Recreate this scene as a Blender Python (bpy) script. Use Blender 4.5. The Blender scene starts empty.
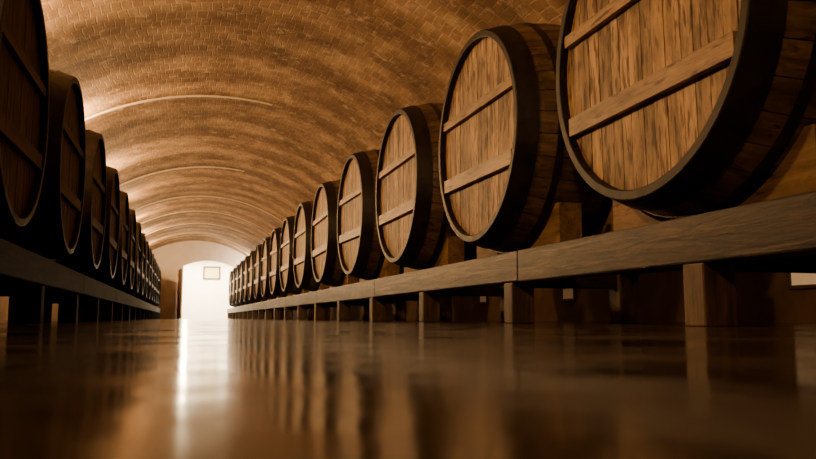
import bpy, math, random, bmesh
from mathutils import Vector, Matrix
random.seed(4)
S=bpy.context.scene
COL=S.collection

# ---------------------------------------------------------------- helpers
def link(o,parent=None):
    COL.objects.link(o)
    if parent: o.parent=parent
    return o
def mesh_from(name,verts,faces,mat=None,smooth=False):
    m=bpy.data.meshes.new(name); m.from_pydata(verts,[],faces); m.update()
    if mat: m.materials.append(mat)
    if smooth:
        for p in m.polygons: p.use_smooth=True
    return m
class MB:
    def __init__(s): s.v=[]; s.f=[]; s.c=[]
    def box(s,x0,x1,y0,y1,z0,z1,c=None,jit=0):
        b=len(s.v); c=random.random() if c is None else c
        for x in(x0,x1):
            for y in(y0,y1):
                for z in(z0,z1):
                    s.v.append((x+random.uniform(-jit,jit),y+random.uniform(-jit,jit),z+random.uniform(-jit,jit))); s.c.append(c)
        for q in((0,1,3,2),(4,6,7,5),(0,4,5,1),(2,3,7,6),(0,2,6,4),(1,5,7,3)):
            s.f.append(tuple(b+i for i in q))
    def prism(s,poly,x0,x1,c=None):
        b=len(s.v); n=len(poly); c=random.random() if c is None else c
        for x in(x0,x1):
            for (y,z) in poly: s.v.append((x,y,z)); s.c.append(c)
        s.f.append(tuple(b+i for i in range(n))[::-1]); s.f.append(tuple(b+n+i for i in range(n)))
        for i in range(n):
            j=(i+1)%n; s.f.append((b+i,b+j,b+n+j,b+n+i))
    def mesh(s,name,mat,smooth=False):
        m=mesh_from(name,s.v,s.f,mat,smooth)
        a=m.attributes.new('tone','FLOAT','POINT')
        for i,c in enumerate(s.c): a.data[i].value=c
        bm=bmesh.new(); bm.from_mesh(m); bmesh.ops.recalc_face_normals(bm,faces=bm.faces); bm.to_mesh(m); bm.free()
        return m
def bevel(o,w=0.008,seg=2):
    md=o.modifiers.new('bevel','BEVEL'); md.width=w; md.segments=seg; md.limit_method='ANGLE'; return o

# ---------------------------------------------------------------- materials
def newmat(name):
    m=bpy.data.materials.new(name); m.use_nodes=True
    nt=m.node_tree; b=nt.nodes['Principled BSDF']
    return m,nt,b
def N(nt,t,**k):
    n=nt.nodes.new(t)
    for a,v in k.items():
        if a in n.inputs: n.inputs[a].default_value=v
        else: setattr(n,a,v)
    return n
def ramp(nt,stops):
    r=nt.nodes.new('ShaderNodeValToRGB'); e=r.color_ramp.elements
    while len(e)<len(stops): e.new(0.5)
    for i,(p,c) in enumerate(stops):
        e[i].position=p; e[i].color=(*c,1)
    return r
def wood(name,dark,mid,light,grain='Z',rough=0.6,scale=1.0,tone=True,stain=0.6,bump=0.3,fleck=(.62,.72),spec=.5):
    m,nt,b=newmat(name); L=nt.links.new
    tc=N(nt,'ShaderNodeTexCoord'); oi=N(nt,'ShaderNodeObjectInfo')
    mul=N(nt,'ShaderNodeVectorMath',operation='MULTIPLY_ADD')
    s={'X':(1.2,14,14),'Y':(14,1.2,14),'Z':(14,14,1.2)}[grain]
    mul.inputs[1].default_value=[i*scale for i in s]
    L(tc.outputs['Object'],mul.inputs[0])
    rv=N(nt,'ShaderNodeVectorMath',operation='SCALE'); rv.inputs[0].default_value=(37,53,71)
    L(oi.outputs['Random'],rv.inputs['Scale'])
    add=N(nt,'ShaderNodeVectorMath',operation='ADD'); L(rv.outputs[0],add.inputs[0])
    if tone:
        at=N(nt,'ShaderNodeAttribute',attribute_name='tone')
        tv=N(nt,'ShaderNodeVectorMath',operation='SCALE'); tv.inputs[0].default_value=(91,17,43)
        L(at.outputs['Fac'],tv.inputs['Scale']); L(tv.outputs[0],add.inputs[1])
    L(add.outputs[0],mul.inputs[2])
    n1=N(nt,'ShaderNodeTexNoise',Scale=1.0,Detail=8.0,Roughness=0.65,Distortion=0.6); L(mul.outputs[0],n1.inputs['Vector'])
    r=ramp(nt,[(0.28,dark),(0.5,mid),(0.72,light)]); L(n1.outputs['Fac'],r.inputs['Fac'])
    m2=N(nt,'ShaderNodeVectorMath',operation='MULTIPLY_ADD')
    s2={'X':(.6,3,3),'Y':(3,.6,3),'Z':(3,3,.9)}[grain]; m2.inputs[1].default_value=s2
    L(tc.outputs['Object'],m2.inputs[0]); L(rv.outputs[0],m2.inputs[2])
    n2=N(nt,'ShaderNodeTexNoise',Scale=1.6,Detail=7.0,Roughness=0.75); L(m2.outputs[0],n2.inputs['Vector'])
    r2=ramp(nt,[(0.36,(1-stain,(1-stain)*.93,(1-stain)*.85)),(0.56,(1,1,1))]); L(n2.outputs['Fac'],r2.inputs['Fac'])
    mx=N(nt,'ShaderNodeMix',data_type='RGBA',blend_type='MULTIPLY'); mx.inputs['Factor'].default_value=1
    L(r.outputs['Color'],mx.inputs['A']); L(r2.outputs['Color'],mx.inputs['B'])
    out=mx.outputs['Result']
    m3=N(nt,'ShaderNodeVectorMath',operation='MULTIPLY_ADD')
    s3={'X':(5,28,28),'Y':(28,5,28),'Z':(28,28,5)}[grain]; m3.inputs[1].default_value=s3
    L(tc.outputs['Object'],m3.inputs[0]); L(add.outputs[0],m3.inputs[2])
    n3=N(nt,'ShaderNodeTexNoise',Scale=1.0,Detail=2.0); L(m3.outputs[0],n3.inputs['Vector'])
    r3=ramp(nt,[(fleck[0],(1,1,1)),(fleck[1],(.30,.22,.16))]); L(n3.outputs['Fac'],r3.inputs['Fac'])
    mx3=N(nt,'ShaderNodeMix',data_type='RGBA',blend_type='MULTIPLY'); mx3.inputs['Factor'].default_value=1
    L(out,mx3.inputs['A']); L(r3.outputs['Color'],mx3.inputs['B']); out=mx3.outputs['Result']
    if tone:
        mr=N(nt,'ShaderNodeMapRange'); mr.inputs['To Min'].default_value=.68; mr.inputs['To Max'].default_value=1.15
        L(at.outputs['Fac'],mr.inputs['Value'])
        mx2=N(nt,'ShaderNodeVectorMath',operation='SCALE'); L(out,mx2.inputs[0]); L(mr.outputs[0],mx2.inputs['Scale']); out=mx2.outputs[0]
    L(out,b.inputs['Base Color'])
    b.inputs['Roughness'].default_value=rough; b.inputs['Specular IOR Level'].default_value=spec
    bp=N(nt,'ShaderNodeBump',Strength=bump,Distance=0.01); L(n1.outputs['Fac'],bp.inputs['Height']); L(bp.outputs[0],b.inputs['Normal'])
    return m
M_head=wood('oak_head',(.17,.095,.038),(.42,.27,.13),(.62,.43,.23),'Z',0.6,stain=0.74,fleck=(.54,.62))
M_headd=wood('oak_head_shaded',(.05,.025,.009),(.115,.062,.025),(.17,.098,.043),'Z',0.65,stain=0.6,fleck=(.57,.66),spec=.3)  # left-row copy of the head oak, shade painted into its colour
M_bar=wood('oak_bar',(.13,.075,.03),(.31,.195,.09),(.47,.32,.16),'Y',0.5,stain=.6,fleck=(.57,.67))
M_bard=wood('oak_bar_shaded',(.04,.02,.007),(.08,.043,.018),(.12,.07,.03),'Y',0.6,stain=.5,spec=.3)  # left-row bar oak, darkened to stand in for shade
M_stave=wood('oak_stave',(.065,.036,.017),(.165,.10,.052),(.32,.21,.115),'X',0.45,stain=.65)
M_staved=wood('oak_stave_shaded',(.015,.008,.004),(.04,.022,.010),(.07,.04,.018),'X',0.6,stain=.6,spec=.3)  # left-row stave oak, shade painted in likewise
M_chock=wood('pine_chock',(.14,.08,.03),(.30,.18,.075),(.42,.27,.12),'Y',0.6,stain=.5)
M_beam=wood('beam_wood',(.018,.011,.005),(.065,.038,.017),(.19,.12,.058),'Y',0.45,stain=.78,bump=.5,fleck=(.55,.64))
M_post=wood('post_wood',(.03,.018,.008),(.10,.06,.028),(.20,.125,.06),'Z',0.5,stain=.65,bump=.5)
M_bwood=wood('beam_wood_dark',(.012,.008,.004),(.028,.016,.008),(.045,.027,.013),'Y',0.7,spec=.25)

m,nt,b=newmat('dark_chime'); L=nt.links.new
n=N(nt,'ShaderNodeTexNoise',Scale=6.0,Detail=6.0); tc=N(nt,'ShaderNodeTexCoord'); L(tc.outputs['Object'],n.inputs['Vector'])
r=ramp(nt,[(.35,(.006,.004,.002)),(.75,(.026,.015,.008))]); L(n.outputs['Fac'],r.inputs['Fac']); L(r.outputs['Color'],b.inputs['Base Color'])
b.inputs['Roughness'].default_value=.5; b.inputs['Specular IOR Level'].default_value=.3; M_rim=m
bp=N(nt,'ShaderNodeBump',Strength=.5,Distance=.02); L(n.outputs['Fac'],bp.inputs['Height']); L(bp.outputs[0],b.inputs['Normal'])
m,nt,b=newmat('iron_hoop'); L=nt.links.new
n=N(nt,'ShaderNodeTexNoise',Scale=9.0,Detail=6.0); tc=N(nt,'ShaderNodeTexCoord'); L(tc.outputs['Object'],n.inputs['Vector'])
r=ramp(nt,[(.3,(.012,.009,.007)),(.7,(.05,.03,.018))]); L(n.outputs['Fac'],r.inputs['Fac']); L(r.outputs['Color'],b.inputs['Base Color'])
b.inputs['Roughness'].default_value=.45; b.inputs['Metallic'].default_value=.5; M_hoop=m

def brickmat(name,c1=(.49,.33,.18),c2=(.35,.22,.115),mort=(.58,.42,.26)):
    m,nt,b=newmat(name); L=nt.links.new
    tc=N(nt,'ShaderNodeTexCoord')
    nw=N(nt,'ShaderNodeTexNoise',Scale=1.2,Detail=5.0,Roughness=.6); L(tc.outputs['UV'],nw.inputs['Vector'])
    wv=N(nt,'ShaderNodeVectorMath',operation='SCALE'); L(nw.outputs['Color'],wv.inputs[0]); wv.inputs['Scale'].default_value=.16
    wa=N(nt,'ShaderNodeVectorMath',operation='ADD'); L(tc.outputs['UV'],wa.inputs[0]); L(wv.outputs[0],wa.inputs[1])
    br=N(nt,'ShaderNodeTexBrick'); br.inputs['Scale'].default_value=1
    br.inputs['Brick Width'].default_value=.15; br.inputs['Row Height'].default_value=.30
    br.inputs['Mortar Size'].default_value=.014; br.inputs['Mortar Smooth'].default_value=.7
    br.inputs['Color1'].default_value=(*c1,1); br.inputs['Color2'].default_value=(*c2,1); br.inputs['Mortar'].default_value=(*mort,1)
    L(wa.outputs[0],br.inputs['Vector'])
    n=N(nt,'ShaderNodeTexNoise',Scale=1.1,Detail=10.0,Roughness=.78); L(tc.outputs['Object'],n.inputs['Vector'])
    r=ramp(nt,[(.36,(.52,.46,.40)),(.62,(1.12,1.12,1.12))]); L(n.outputs['Fac'],r.inputs['Fac'])
    mx=N(nt,'ShaderNodeMix',data_type='RGBA',blend_type='MULTIPLY'); mx.inputs['Factor'].default_value=1
    L(br.outputs['Color'],mx.inputs['A']); L(r.outputs['Color'],mx.inputs['B'])
    sp=N(nt,'ShaderNodeSeparateXYZ'); L(wa.outputs[0],sp.inputs[0])
    mm=N(nt,'ShaderNodeMath',operation='MULTIPLY'); mm.inputs[1].default_value=2*math.pi/1.5; L(sp.outputs['Y'],mm.inputs[0])
    sn=N(nt,'ShaderNodeMath',operation='SINE'); L(mm.outputs[0],sn.inputs[0])
    nb=N(nt,'ShaderNodeTexNoise',Scale=.7,Detail=4.0); L(tc.outputs['UV'],nb.inputs['Vector'])
    ma=N(nt,'ShaderNodeMath',operation='MULTIPLY_ADD'); L(sn.outputs[0],ma.inputs[0]); ma.inputs[1].default_value=.14; L(nb.outputs['Fac'],ma.inputs[2])
    r2=ramp(nt,[(.42,(.60,.54,.47)),(.62,(1.14,1.14,1.14))]); L(ma.outputs[0],r2.inputs['Fac'])
    mx2=N(nt,'ShaderNodeMix',data_type='RGBA',blend_type='MULTIPLY'); mx2.inputs['Factor'].default_value=1
    L(mx.outputs['Result'],mx2.inputs['A']); L(r2.outputs['Color'],mx2.inputs['B'])
    n3=N(nt,'ShaderNodeTexNoise',Scale=2.6,Detail=12.0,Roughness=.80); L(tc.outputs['Object'],n3.inputs['Vector'])
    r3=ramp(nt,[(.54,(0,0,0)),(.62,(.75,.75,.75))]); L(n3.outputs['Fac'],r3.inputs['Fac'])
    mx3=N(nt,'ShaderNodeMix',data_type='RGBA'); L(r3.outputs['Color'],mx3.inputs['Factor']); L(mx2.outputs['Result'],mx3.inputs['A']); mx3.inputs['B'].default_value=(.66,.50,.33,1)
    L(mx3.outputs['Result'],b.inputs['Base Color']); b.inputs['Roughness'].default_value=.85
    bp=N(nt,'ShaderNodeBump',Strength=.45,Distance=.014); bp.invert=True; L(br.outputs['Fac'],bp.inputs['Height'])
    bp2=N(nt,'ShaderNodeBump',Strength=.6,Distance=.04); L(n3.outputs['Fac'],bp2.inputs['Height']); L(bp.outputs[0],bp2.inputs['Normal']); L(bp2.outputs[0],b.inputs['Normal'])
    return m
M_vault=brickmat('vault_brick')
def plaster(name,c,c2,rough=.85,sc=2.0):
    m,nt,b=newmat(name); L=nt.links.new
    tc=N(nt,'ShaderNodeTexCoord'); n=N(nt,'ShaderNodeTexNoise',Scale=sc,Detail=7.0,Roughness=.6); L(tc.outputs['Object'],n.inputs['Vector'])
    r=ramp(nt,[(.3,c),(.7,c2)]); L(n.outputs['Fac'],r.inputs['Fac']); L(r.outputs['Color'],b.inputs['Base Color'])
    b.inputs['Roughness'].default_value=rough
    bp=N(nt,'ShaderNodeBump',Strength=.2,Distance=.01); L(n.outputs['Fac'],bp.inputs['Height']); L(bp.outputs[0],b.inputs['Normal'])
    return m
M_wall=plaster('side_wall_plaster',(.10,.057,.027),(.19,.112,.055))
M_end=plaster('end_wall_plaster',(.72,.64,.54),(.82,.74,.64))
M_white=plaster('white_plaster',(.80,.76,.68),(.87,.84,.77))
M_joint=plaster('lime_joint',(.72,.60,.45),(.86,.74,.57),sc=8)
m,nt,b=newmat('polished_concrete'); L=nt.links.new
tc=N(nt,'ShaderNodeTexCoord')
n=N(nt,'ShaderNodeTexNoise',Scale=1.4,Detail=10.0,Roughness=.75); L(tc.outputs['Object'],n.inputs['Vector'])
r=ramp(nt,[(.34,(.024,.015,.007)),(.52,(.062,.040,.019)),(.68,(.16,.105,.055))]); L(n.outputs['Fac'],r.inputs['Fac']); L(r.outputs['Color'],b.inputs['Base Color'])
n2=N(nt,'ShaderNodeTexNoise',Scale=3.0,Detail=8.0,Roughness=.75); L(tc.outputs['Object'],n2.inputs['Vector'])
mr=N(nt,'ShaderNodeMapRange'); mr.inputs['From Min'].default_value=.38; mr.inputs['From Max'].default_value=.68; mr.inputs['To Min'].default_value=.05; mr.inputs['To Max'].default_value=.24
L(n2.outputs['Fac'],mr.inputs['Value']); L(mr.outputs[0],b.inputs['Roughness'])
n4=N(nt,'ShaderNodeTexNoise',Scale=9.0,Detail=6.0); L(tc.outputs['Object'],n4.inputs['Vector'])
bp=N(nt,'ShaderNodeBump',Strength=.6,Distance=.0026); L(n4.outputs['Fac'],bp.inputs['Height']); L(bp.outputs[0],b.inputs['Normal'])
b.inputs['Specular IOR Level'].default_value=.36
M_floor=m
def flat(name,c,rough=.6,em=None,es=0):
    m,nt,b=newmat(name); L=nt.links.new
    tc=N(nt,'ShaderNodeTexCoord'); n=N(nt,'ShaderNodeTexNoise',Scale=12.0,Detail=3.0); L(tc.outputs['Object'],n.inputs['Vector'])
    r=ramp(nt,[(.3,tuple(x*.85 for x in c)),(.7,c)]); L(n.outputs['Fac'],r.inputs['Fac']); L(r.outputs['Color'],b.inputs['Base Color'])
    b.inputs['Roughness'].default_value=rough
    if em: b.inputs['Emission Color'].default_value=(*em,1); b.inputs['Emission Strength'].default_value=es
    return m

# ---------------------------------------------------------------- dimensions
XR=2.6; XL=-1.23; CX=.73
R=5.3; CZ=-.6; Y0=-5; Y1=47.0
SPR=1.5
HW=math.sqrt(R*R-(SPR-CZ)**2)
WL,WR=CX-HW,CX+HW

mb=MB(); mb.box(WL-.3,WR+.3,Y0-.3,Y1+9,-.2,0); link(bpy.data.objects.new('floor',mb.mesh('floor',M_floor)))
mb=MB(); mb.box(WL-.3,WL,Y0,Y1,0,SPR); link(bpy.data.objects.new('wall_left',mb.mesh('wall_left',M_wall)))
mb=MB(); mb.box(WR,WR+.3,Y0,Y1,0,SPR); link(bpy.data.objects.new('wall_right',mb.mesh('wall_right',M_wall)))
a0=math.asin((SPR-CZ)/R); n=64
vs=[];fs=[];uvs=[]
ny=26
for j in range(ny+1):
    y=Y0+(Y1-Y0)*j/ny
    for i in range(n+1):
        a=math.pi-a0-(math.pi-2*a0)*i/n
        vs.append((CX+R*math.cos(a),y,CZ+R*math.sin(a))); uvs.append((-a*R,y))
for j in range(ny):
    for i in range(n):
        k=j*(n+1)+i; fs.append((k,k+1,k+n+2,k+n+1))
me=mesh_from('ceiling',vs,fs,M_vault,True); ul=me.uv_layers.new(name='UVMap')
for lp in me.loops: ul.data[lp.index].uv=uvs[lp.vertex_index]
o=link(bpy.data.objects.new('ceiling',me)); md=o.modifiers.new('thick','SOLIDIFY'); md.thickness=.3; md.offset=1
k=0
for yj in (8.0,15.8,23.6,29.4,33.8,38.2,42.5):
    vs=[];fs=[];m_=60; full=.58 if yj<28 else .85
    for i in range(m_+1):
        t=i/m_; a=math.pi-a0-(math.pi-2*a0)*full*t
        w=((.035 if yj<20 else .06)*math.sin(math.pi*min(1,.12+.86*t))**.5+.006)*random.uniform(.75,1.25)
        yy=yj+.10*math.sin(t*5+yj)
        for (rr,dy) in ((R+.02,-w),(R-.025,-w),(R-.025,w),(R+.02,w)):
            vs.append((CX+rr*math.cos(a),yy+dy,CZ+rr*math.sin(a)))
    for i in range(m_):
        for q in range(3):
            p=i*4+q; fs.append((p,p+1,p+5,p+4))
    k+=1
    link(bpy.data.objects.new('trim_%d'%k,mesh_from('vault_joint',vs,fs,M_joint,True)))

def arch_wall(name,y,t,ox0,ox1,oz,rise,mat):
    mb=MB(); xs=[WL+ (WR-WL)*i/60 for i in range(61)]+[ox0,ox1]; xs=sorted(set(xs))
    def top(x): return CZ+math.sqrt(max(0,(R+.05)**2-(x-CX)**2))
    def bot(x):
        if ox0-1e-6<=x<=ox1+1e-6:
            u=(x-(ox0+ox1)/2)/((ox1-ox0)/2); return oz+rise*(1-u*u)
        return 0
    for a_,b_ in zip(xs[:-1],xs[1:]):
        mid=(a_+b_)/2; inside=ox0<mid<ox1
        ba=bot(a_) if inside else 0; bb=bot(b_) if inside else 0
        base=len(mb.v)
        for yy in(y,y+t):
            for (x,z) in((a_,ba),(b_,bb),(b_,top(b_)),(a_,top(a_))): mb.v.append((x,yy,z)); mb.c.append(.5)
        for q in((0,1,2,3),(7,6,5,4),(0,4,5,1),(3,2,6,7)): mb.f.append(tuple(base+i for i in q))
        if abs(a_-ox1)<1e-6: mb.f.append((base,base+3,base+7,base+4))
        if abs(b_-ox0)<1e-6: mb.f.append((base+1,base+2,base+6,base+5))
    return link(bpy.data.objects.new(name,mb.mesh(name,mat)))
DX0,DX1,DZ=-.02,2.95,3.15
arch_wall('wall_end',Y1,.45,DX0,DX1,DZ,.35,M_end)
mb=MB(); mb.box(WL-.3,WR+.3,Y0-.3,Y0,0,5); link(bpy.data.objects.new('wall_back',mb.mesh('wall_back',M_wall)))
YB=Y1+6
mb=MB()
mb.box(-1.6,4.6,YB,YB+.2,0,4.2); link(bpy.data.objects.new('wall_lobby_back',mb.mesh('wall_lobby_back',M_white)))
mb=MB(); mb.box(-1.8,-1.6,Y1+.45,YB+.2,0,4.2); link(bpy.data.objects.new('wall_lobby_left',mb.mesh('wl',M_white)))
mb=MB(); mb.box(4.6,4.8,Y1+.45,YB+.2,0,4.2); link(bpy.data.objects.new('wall_lobby_right',mb.mesh('wr',M_white)))
mb=MB(); mb.box(-1.8,4.8,Y1+.45,YB+.2,4.0,4.2); link(bpy.data.objects.new('ceiling_lobby',mb.mesh('cl',M_white)))
M_frame=flat('frame_wood',(.06,.035,.01)); M_paper=flat('notice_paper',(.55,.47,.22))
e=link(bpy.data.objects.new('picture_frame',None)); e.location=(1.85,YB-.03,3.1)
mb=MB(); w,h=.58,.46; fw=.11
mb.box(-w,w,-.03,.03,h-fw,h); mb.box(-w,w,-.03,.03,-h,-h+fw); mb.box(-w,-w+fw,-.03,.03,-h+fw,h-fw); mb.box(w-fw,w,-.03,.03,-h+fw,h-fw)
link(bpy.data.objects.new('frame_moulding',mb.mesh('frame',M_frame)),e)
mb=MB(); mb.box(-w+.06,w-.06,0,.025,-h+.06,h-.06); link(bpy.data.objects.new('frame_sheet',mb.mesh('sheet',M_paper)),e)
M_door=wood('door_wood',(.12,.06,.03),(.25,.14,.07),(.34,.2,.1),'Z')
e=link(bpy.data.objects.new('door_1',None)); e.location=(DX0-.25,Y1-.06,0); e.rotation_euler=(0,0,math.radians(-84))
mb=MB()
for i in range(6): mb.box(i*.22,i*.22+.21,-.03,.03,0.0,2.9)
for z in(.4,1.5,2.5): mb.box(0.02,1.3,-.055,-.03,z,z+.16)
link(bpy.data.objects.new('door_boards',mb.mesh('door_boards',M_door)),e)

# ---------------------------------------------------------------- barrel meshes
RE=.985; RB=1.12; BL=1.25; SEG=96; CH=.045
def rad(x): u=(x-BL/2)/(BL/2); return RE+(RB-RE)*(1-u*u)
def lathe(name,prof,mat,closed=False,seg=SEG,smooth=False):
    vs=[];fs=[]
    P=len(prof)
    for i in range(seg):
        a=2*math.pi*i/seg
        for (x,r_) in prof: vs.append((x,r_*math.cos(a),r_*math.sin(a)))
    for i in range(seg):
        j=(i+1)%seg
        for p in range(P if closed else P-1):
            q=(p+1)%P; fs.append((i*P+p,i*P+q,j*P+q,j*P+p))
    m=mesh_from(name,vs,fs,mat,smooth)
    bm=bmesh.new(); bm.from_mesh(m); bmesh.ops.recalc_face_normals(bm,faces=bm.faces); bm.to_mesh(m); bm.free()
    return m
mb=MB(); NS=36; NX=12
for s_ in range(NS):
    a1=2*math.pi*(s_)/NS+.0035; a2=2*math.pi*(s_+1)/NS-.0035; c=random.random(); base=len(mb.v)
    rows=[]
    for i in range(NX+1):
        x=.004+(BL-.008)*i/NX; ro=rad(x); ri=ro-.045
        row=[]
        for (a,r_) in ((a1,ri),(a1,ro),((a1+a2)/2,ro+.0035),(a2,ro),(a2,ri)):
            row.append(len(mb.v)); mb.v.append((x,r_*math.cos(a),r_*math.sin(a))); mb.c.append(c)
        rows.append(row)
    for i in range(NX):
        for q in range(5):
            q2=(q+1)%5; mb.f.append((rows[i][q],rows[i][q2],rows[i+1][q2],rows[i+1][q]))
    mb.f.append(tuple(rows[0])); mb.f.append(tuple(rows[-1][::-1]))
ME_staves=mb.mesh('staves',M_stave)
ME_rimf=lathe('chime_front',[(-.014,RE-CH),(-.018,RE-CH+.006),(-.018,RE+.010),(-.012,RE+.018),(.16,rad(.16)+.016),(.165,rad(.165)+.004),(.165,RE-CH)],M_rim,True)
ME_rimb=lathe('chime_back',[(BL+.012,RE-CH),(BL+.012,RE+.015),(BL-.16,rad(BL-.16)+.016),(BL-.165,RE-CH)],M_rim,True)
ME_hoops=[]
for (x0,x1) in((.32,.38),(BL-.38,BL-.32)):
    ME_hoops.append(lathe('hoop',[(x0,rad(x0)-.004),(x0,rad(x0)+.010),(x1,rad(x1)+.010),(x1,rad(x1)-.004)],M_hoop,True))
def head(x0,x1):
    mb=MB(); r_=RE-CH+.008; y=-r_
    while y<r_-1e-4:
        w=random.uniform(.10,.16); y2=min(r_,y+w)
        if r_-y2<.06: y2=r_
        ya,yb=y+.003,y2-.003; pts=[]
        K=6
        for i in range(K+1):
            yy=ya+(yb-ya)*i/K; pts.append((yy,math.sqrt(max(1e-5,r_*r_-yy*yy))))
        low=[(yy,-zz) for (yy,zz) in reversed(pts)]
        mb.prism(pts+low,x0+random.uniform(-.003,.003),x1); y=y2
    return mb
ME_head=head(.045,.085).mesh('head_boards',M_head)
ME_headb=head(BL-.085,BL-.045).mesh('head_boards_back',M_head)
mb=MB()
def bar(zc,h,x0):
    r_=RE-CH; z1=zc+h/2; z0=zc-h/2
    yl=math.sqrt(r_*r_-max(abs(z0),abs(z1))**2)
    mb.box(x0,.046,-yl,yl,z0,z1)
bar(-.35,.13,-.005); bar(.30,.085,.0)
ME_bars=mb.mesh('head_bars',M_bar)
def variant(me,mat):
    c=me.copy(); c.materials.clear(); c.materials.append(mat); return c
D_staves=variant(ME_staves,M_staved); D_head=variant(ME_head,M_headd); D_bars=variant(ME_bars,M_bard)  # left casks take the oak copies with painted-in shade

BZ=1.76
def barrel(x,y,side):
    e=link(bpy.data.objects.new('wine_barrel',None)); e.location=(x,y,BZ)
    e.rotation_euler=(random.uniform(-.02,.02),0,0 if side>0 else math.pi)
    e.empty_display_size=.2
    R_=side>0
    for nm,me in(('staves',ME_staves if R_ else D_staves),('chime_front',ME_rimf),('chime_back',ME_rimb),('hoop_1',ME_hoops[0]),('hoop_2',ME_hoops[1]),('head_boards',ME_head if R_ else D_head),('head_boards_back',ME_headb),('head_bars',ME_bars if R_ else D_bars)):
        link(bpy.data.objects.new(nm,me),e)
    return e
yr=[1.15,3.87,6.55,9.33,12.15,15.0]
while yr[-1]<43: yr.append(yr[-1]+2.72)
yl=[0.8,3.6,6.4]
while yl[-1]<43: yl.append(yl[-1]+2.74)
for y in yr: barrel(XR+.02,y,1)
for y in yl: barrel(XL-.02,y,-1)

# ---------------------------------------------------------------- racks
BT=.585; BB=.335
def rack(side,xf,ys,name,poff,mbeam,mpost,mchock):
    e=link(bpy.data.objects.new(name,None)); e.empty_display_size=.3
    sx=lambda a,b_: (xf+side*a,xf+side*b_) if side>0 else (xf+side*b_,xf+side*a)
    yend=ys[-1]+1.4
    mb=MB(); y=-3.9
    while y<yend:
        y2=min(yend,y+4.7); x0,x1=sx(0,.2); mb.box(x0,x1,y+.003,y2-.003,BB+random.uniform(-.004,.004),BT); y=y2
    bevel(link(bpy.data.objects.new('front_beam',mb.mesh('front_beam',mbeam)),e),.012)
    mb=MB(); x0,x1=sx(1.02,1.22); mb.box(x0,x1,-3.5,yend,.42,BT)
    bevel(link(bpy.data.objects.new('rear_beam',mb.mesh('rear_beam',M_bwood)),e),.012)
    mb=MB(); mb2=MB(); y=poff
    while y<yend:
        w=.17
        if y>-3.5:
            x0,x1=sx(.01,.21); mb.box(x0,x1,y,y+w,0,BB-.002)
            x0,x1=sx(1.01,1.21); mb.box(x0,x1,y,y+w,0,.418)
            x0,x1=sx(.212,1.008); mb2.box(x0,x1,y+.03,y+.14,BB-.04,BB+.06)
        y+=2.36
    bevel(link(bpy.data.objects.new('posts',mb.mesh('posts',mpost)),e),.01)
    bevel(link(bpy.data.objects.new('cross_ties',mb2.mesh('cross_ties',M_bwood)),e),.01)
    mb=MB()
    for yc in ys:
        for s_ in(-1,1):
            for (a,b_) in((.45,.66),(1.0,1.14)):
                rr=max(rad(a),rad(b_))+.022
                pts=[]
                d0,d1=.30,.93
                for i in range(11):
                    d=d0+(d1-d0)*i/10; z=BZ-math.sqrt(rr*rr-d*d); pts.append((yc+s_*d,max(BT+.012,min(z,BT+.43))))
                pts=pts+[(yc+s_*d1,BT-.03),(yc+s_*d0,BT-.03)]
                x0,x1=sx(a,b_); mb.prism(pts,x0,x1)
    link(bpy.data.objects.new('chocks',mb.mesh('chocks',mchock)),e)
    mb=MB()
    for yc in ys:
        for s_ in(-1,1):
            d=.62*s_; x0,x1=sx(.205,1.015); mb.box(x0,x1,yc+d-.28,yc+d+.28,BT-.10,BT-.032)
    link(bpy.data.objects.new('chock_bearers',mb.mesh('chock_bearers',M_bwood)),e)
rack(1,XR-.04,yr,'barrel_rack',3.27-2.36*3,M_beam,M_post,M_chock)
rack(-1,XL+.04,yl,'barrel_rack',2.6-2.36*2,M_bwood,M_bwood,M_bwood)  # left rack's shade is put into its near-black wood colour

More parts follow.
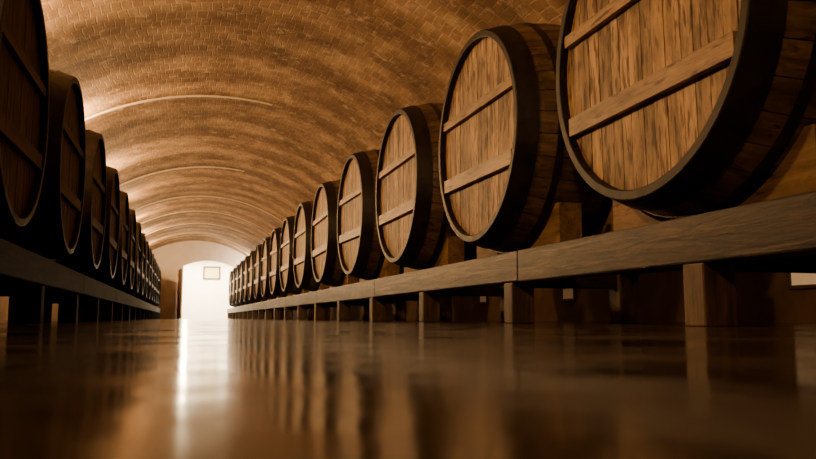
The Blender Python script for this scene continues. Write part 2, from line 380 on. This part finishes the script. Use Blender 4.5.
M_vent=flat('vent_glass',(.8,.6,.35),rough=.9,em=(1,.62,.30),es=.30); M_vf=flat('vent_frame',(.12,.07,.035))
M_vent2=flat('vent_glass_dim',(.6,.42,.22),rough=.9,em=(1,.55,.22),es=.08)
for i,(y,z) in enumerate(((5.67,.43),(10.2,.41),(13.56,.43),(20,.43))):
    e=link(bpy.data.objects.new('window_%d'%(i+1),None)); e.location=(WR,y,z)
    w,h=.17,.075
    mb=MB(); mb.box(-.012,-.002,-w,w,-h,h); link(bpy.data.objects.new('pane',mb.mesh('pane',M_vent if i==0 else M_vent2)),e)
    mb=MB(); mb.box(-.03,0,-w-.04,w+.04,h+.001,h+.035); mb.box(-.03,0,-w-.04,w+.04,-h-.035,-h-.001); mb.box(-.03,0,-w-.04,-w-.001,-h,h); mb.box(-.03,0,w+.001,w+.04,-h,h)
    link(bpy.data.objects.new('frame',mb.mesh('vframe',M_vf)),e)

# ---------------------------------------------------------------- lights
def lamp(name,typ,loc,energy,col,rot=None,**k):
    l=bpy.data.lights.new(name,typ); l.energy=energy; l.color=col
    for a,v in k.items(): setattr(l,a,v)
    o=link(bpy.data.objects.new(name,l)); o.location=loc
    if rot: o.rotation_euler=rot
    return o
WARM=(1,.585,.25)
for i,y in enumerate([-2.0,4.2,9.7,15.2,20.7,26.1,31.6,37.1,42.5]):
    lamp('cellar_light','POINT',(-2.1,y,3.35),[400,330,370,410,460,500,540,540,450][i],WARM,shadow_soft_size=.12)
for i,y in enumerate([2.5,10.7,18.9,27.1,35.3]):
    lamp('cellar_light','POINT',(4.6,y,2.6),12,WARM,shadow_soft_size=.12)  # weak fill lights, added behind the right casks to brighten the wall
lamp('end_wall_fill','POINT',(3.9,45.6,3.0),380,(1,.80,.58),shadow_soft_size=.12)  # added fill light, lifts the pale end wall
lamp('lobby_lamp','AREA',(1.5,Y1+3.2,3.9),2100,(1,.84,.60),shape='RECTANGLE',size=4,size_y=4)
lamp('lobby_bulb','POINT',(.18,Y1+1.6,2.7),700,(1,.75,.42),shadow_soft_size=.12)
w=bpy.data.worlds.new('world'); S.world=w; w.use_nodes=True
w.node_tree.nodes['Background'].inputs[0].default_value=(.02,.01,.005,1); w.node_tree.nodes['Background'].inputs[1].default_value=1

# ---------------------------------------------------------------- camera
f=750.0
cd=bpy.data.cameras.new('camera'); cam=link(bpy.data.objects.new('camera',cd)); S.camera=cam
cd.sensor_width=36; cd.lens=f/816*36; cd.clip_start=.01; cd.clip_end=200
ph=math.atan(88.5/f); th=math.atan(226*math.cos(ph)/f)
cam.location=(0,0,.045)
cam.rotation_euler=(math.pi/2+ph,0,-th)
cd.dof.use_dof=True; cd.dof.focus_distance=6.0; cd.dof.aperture_fstop=5.0
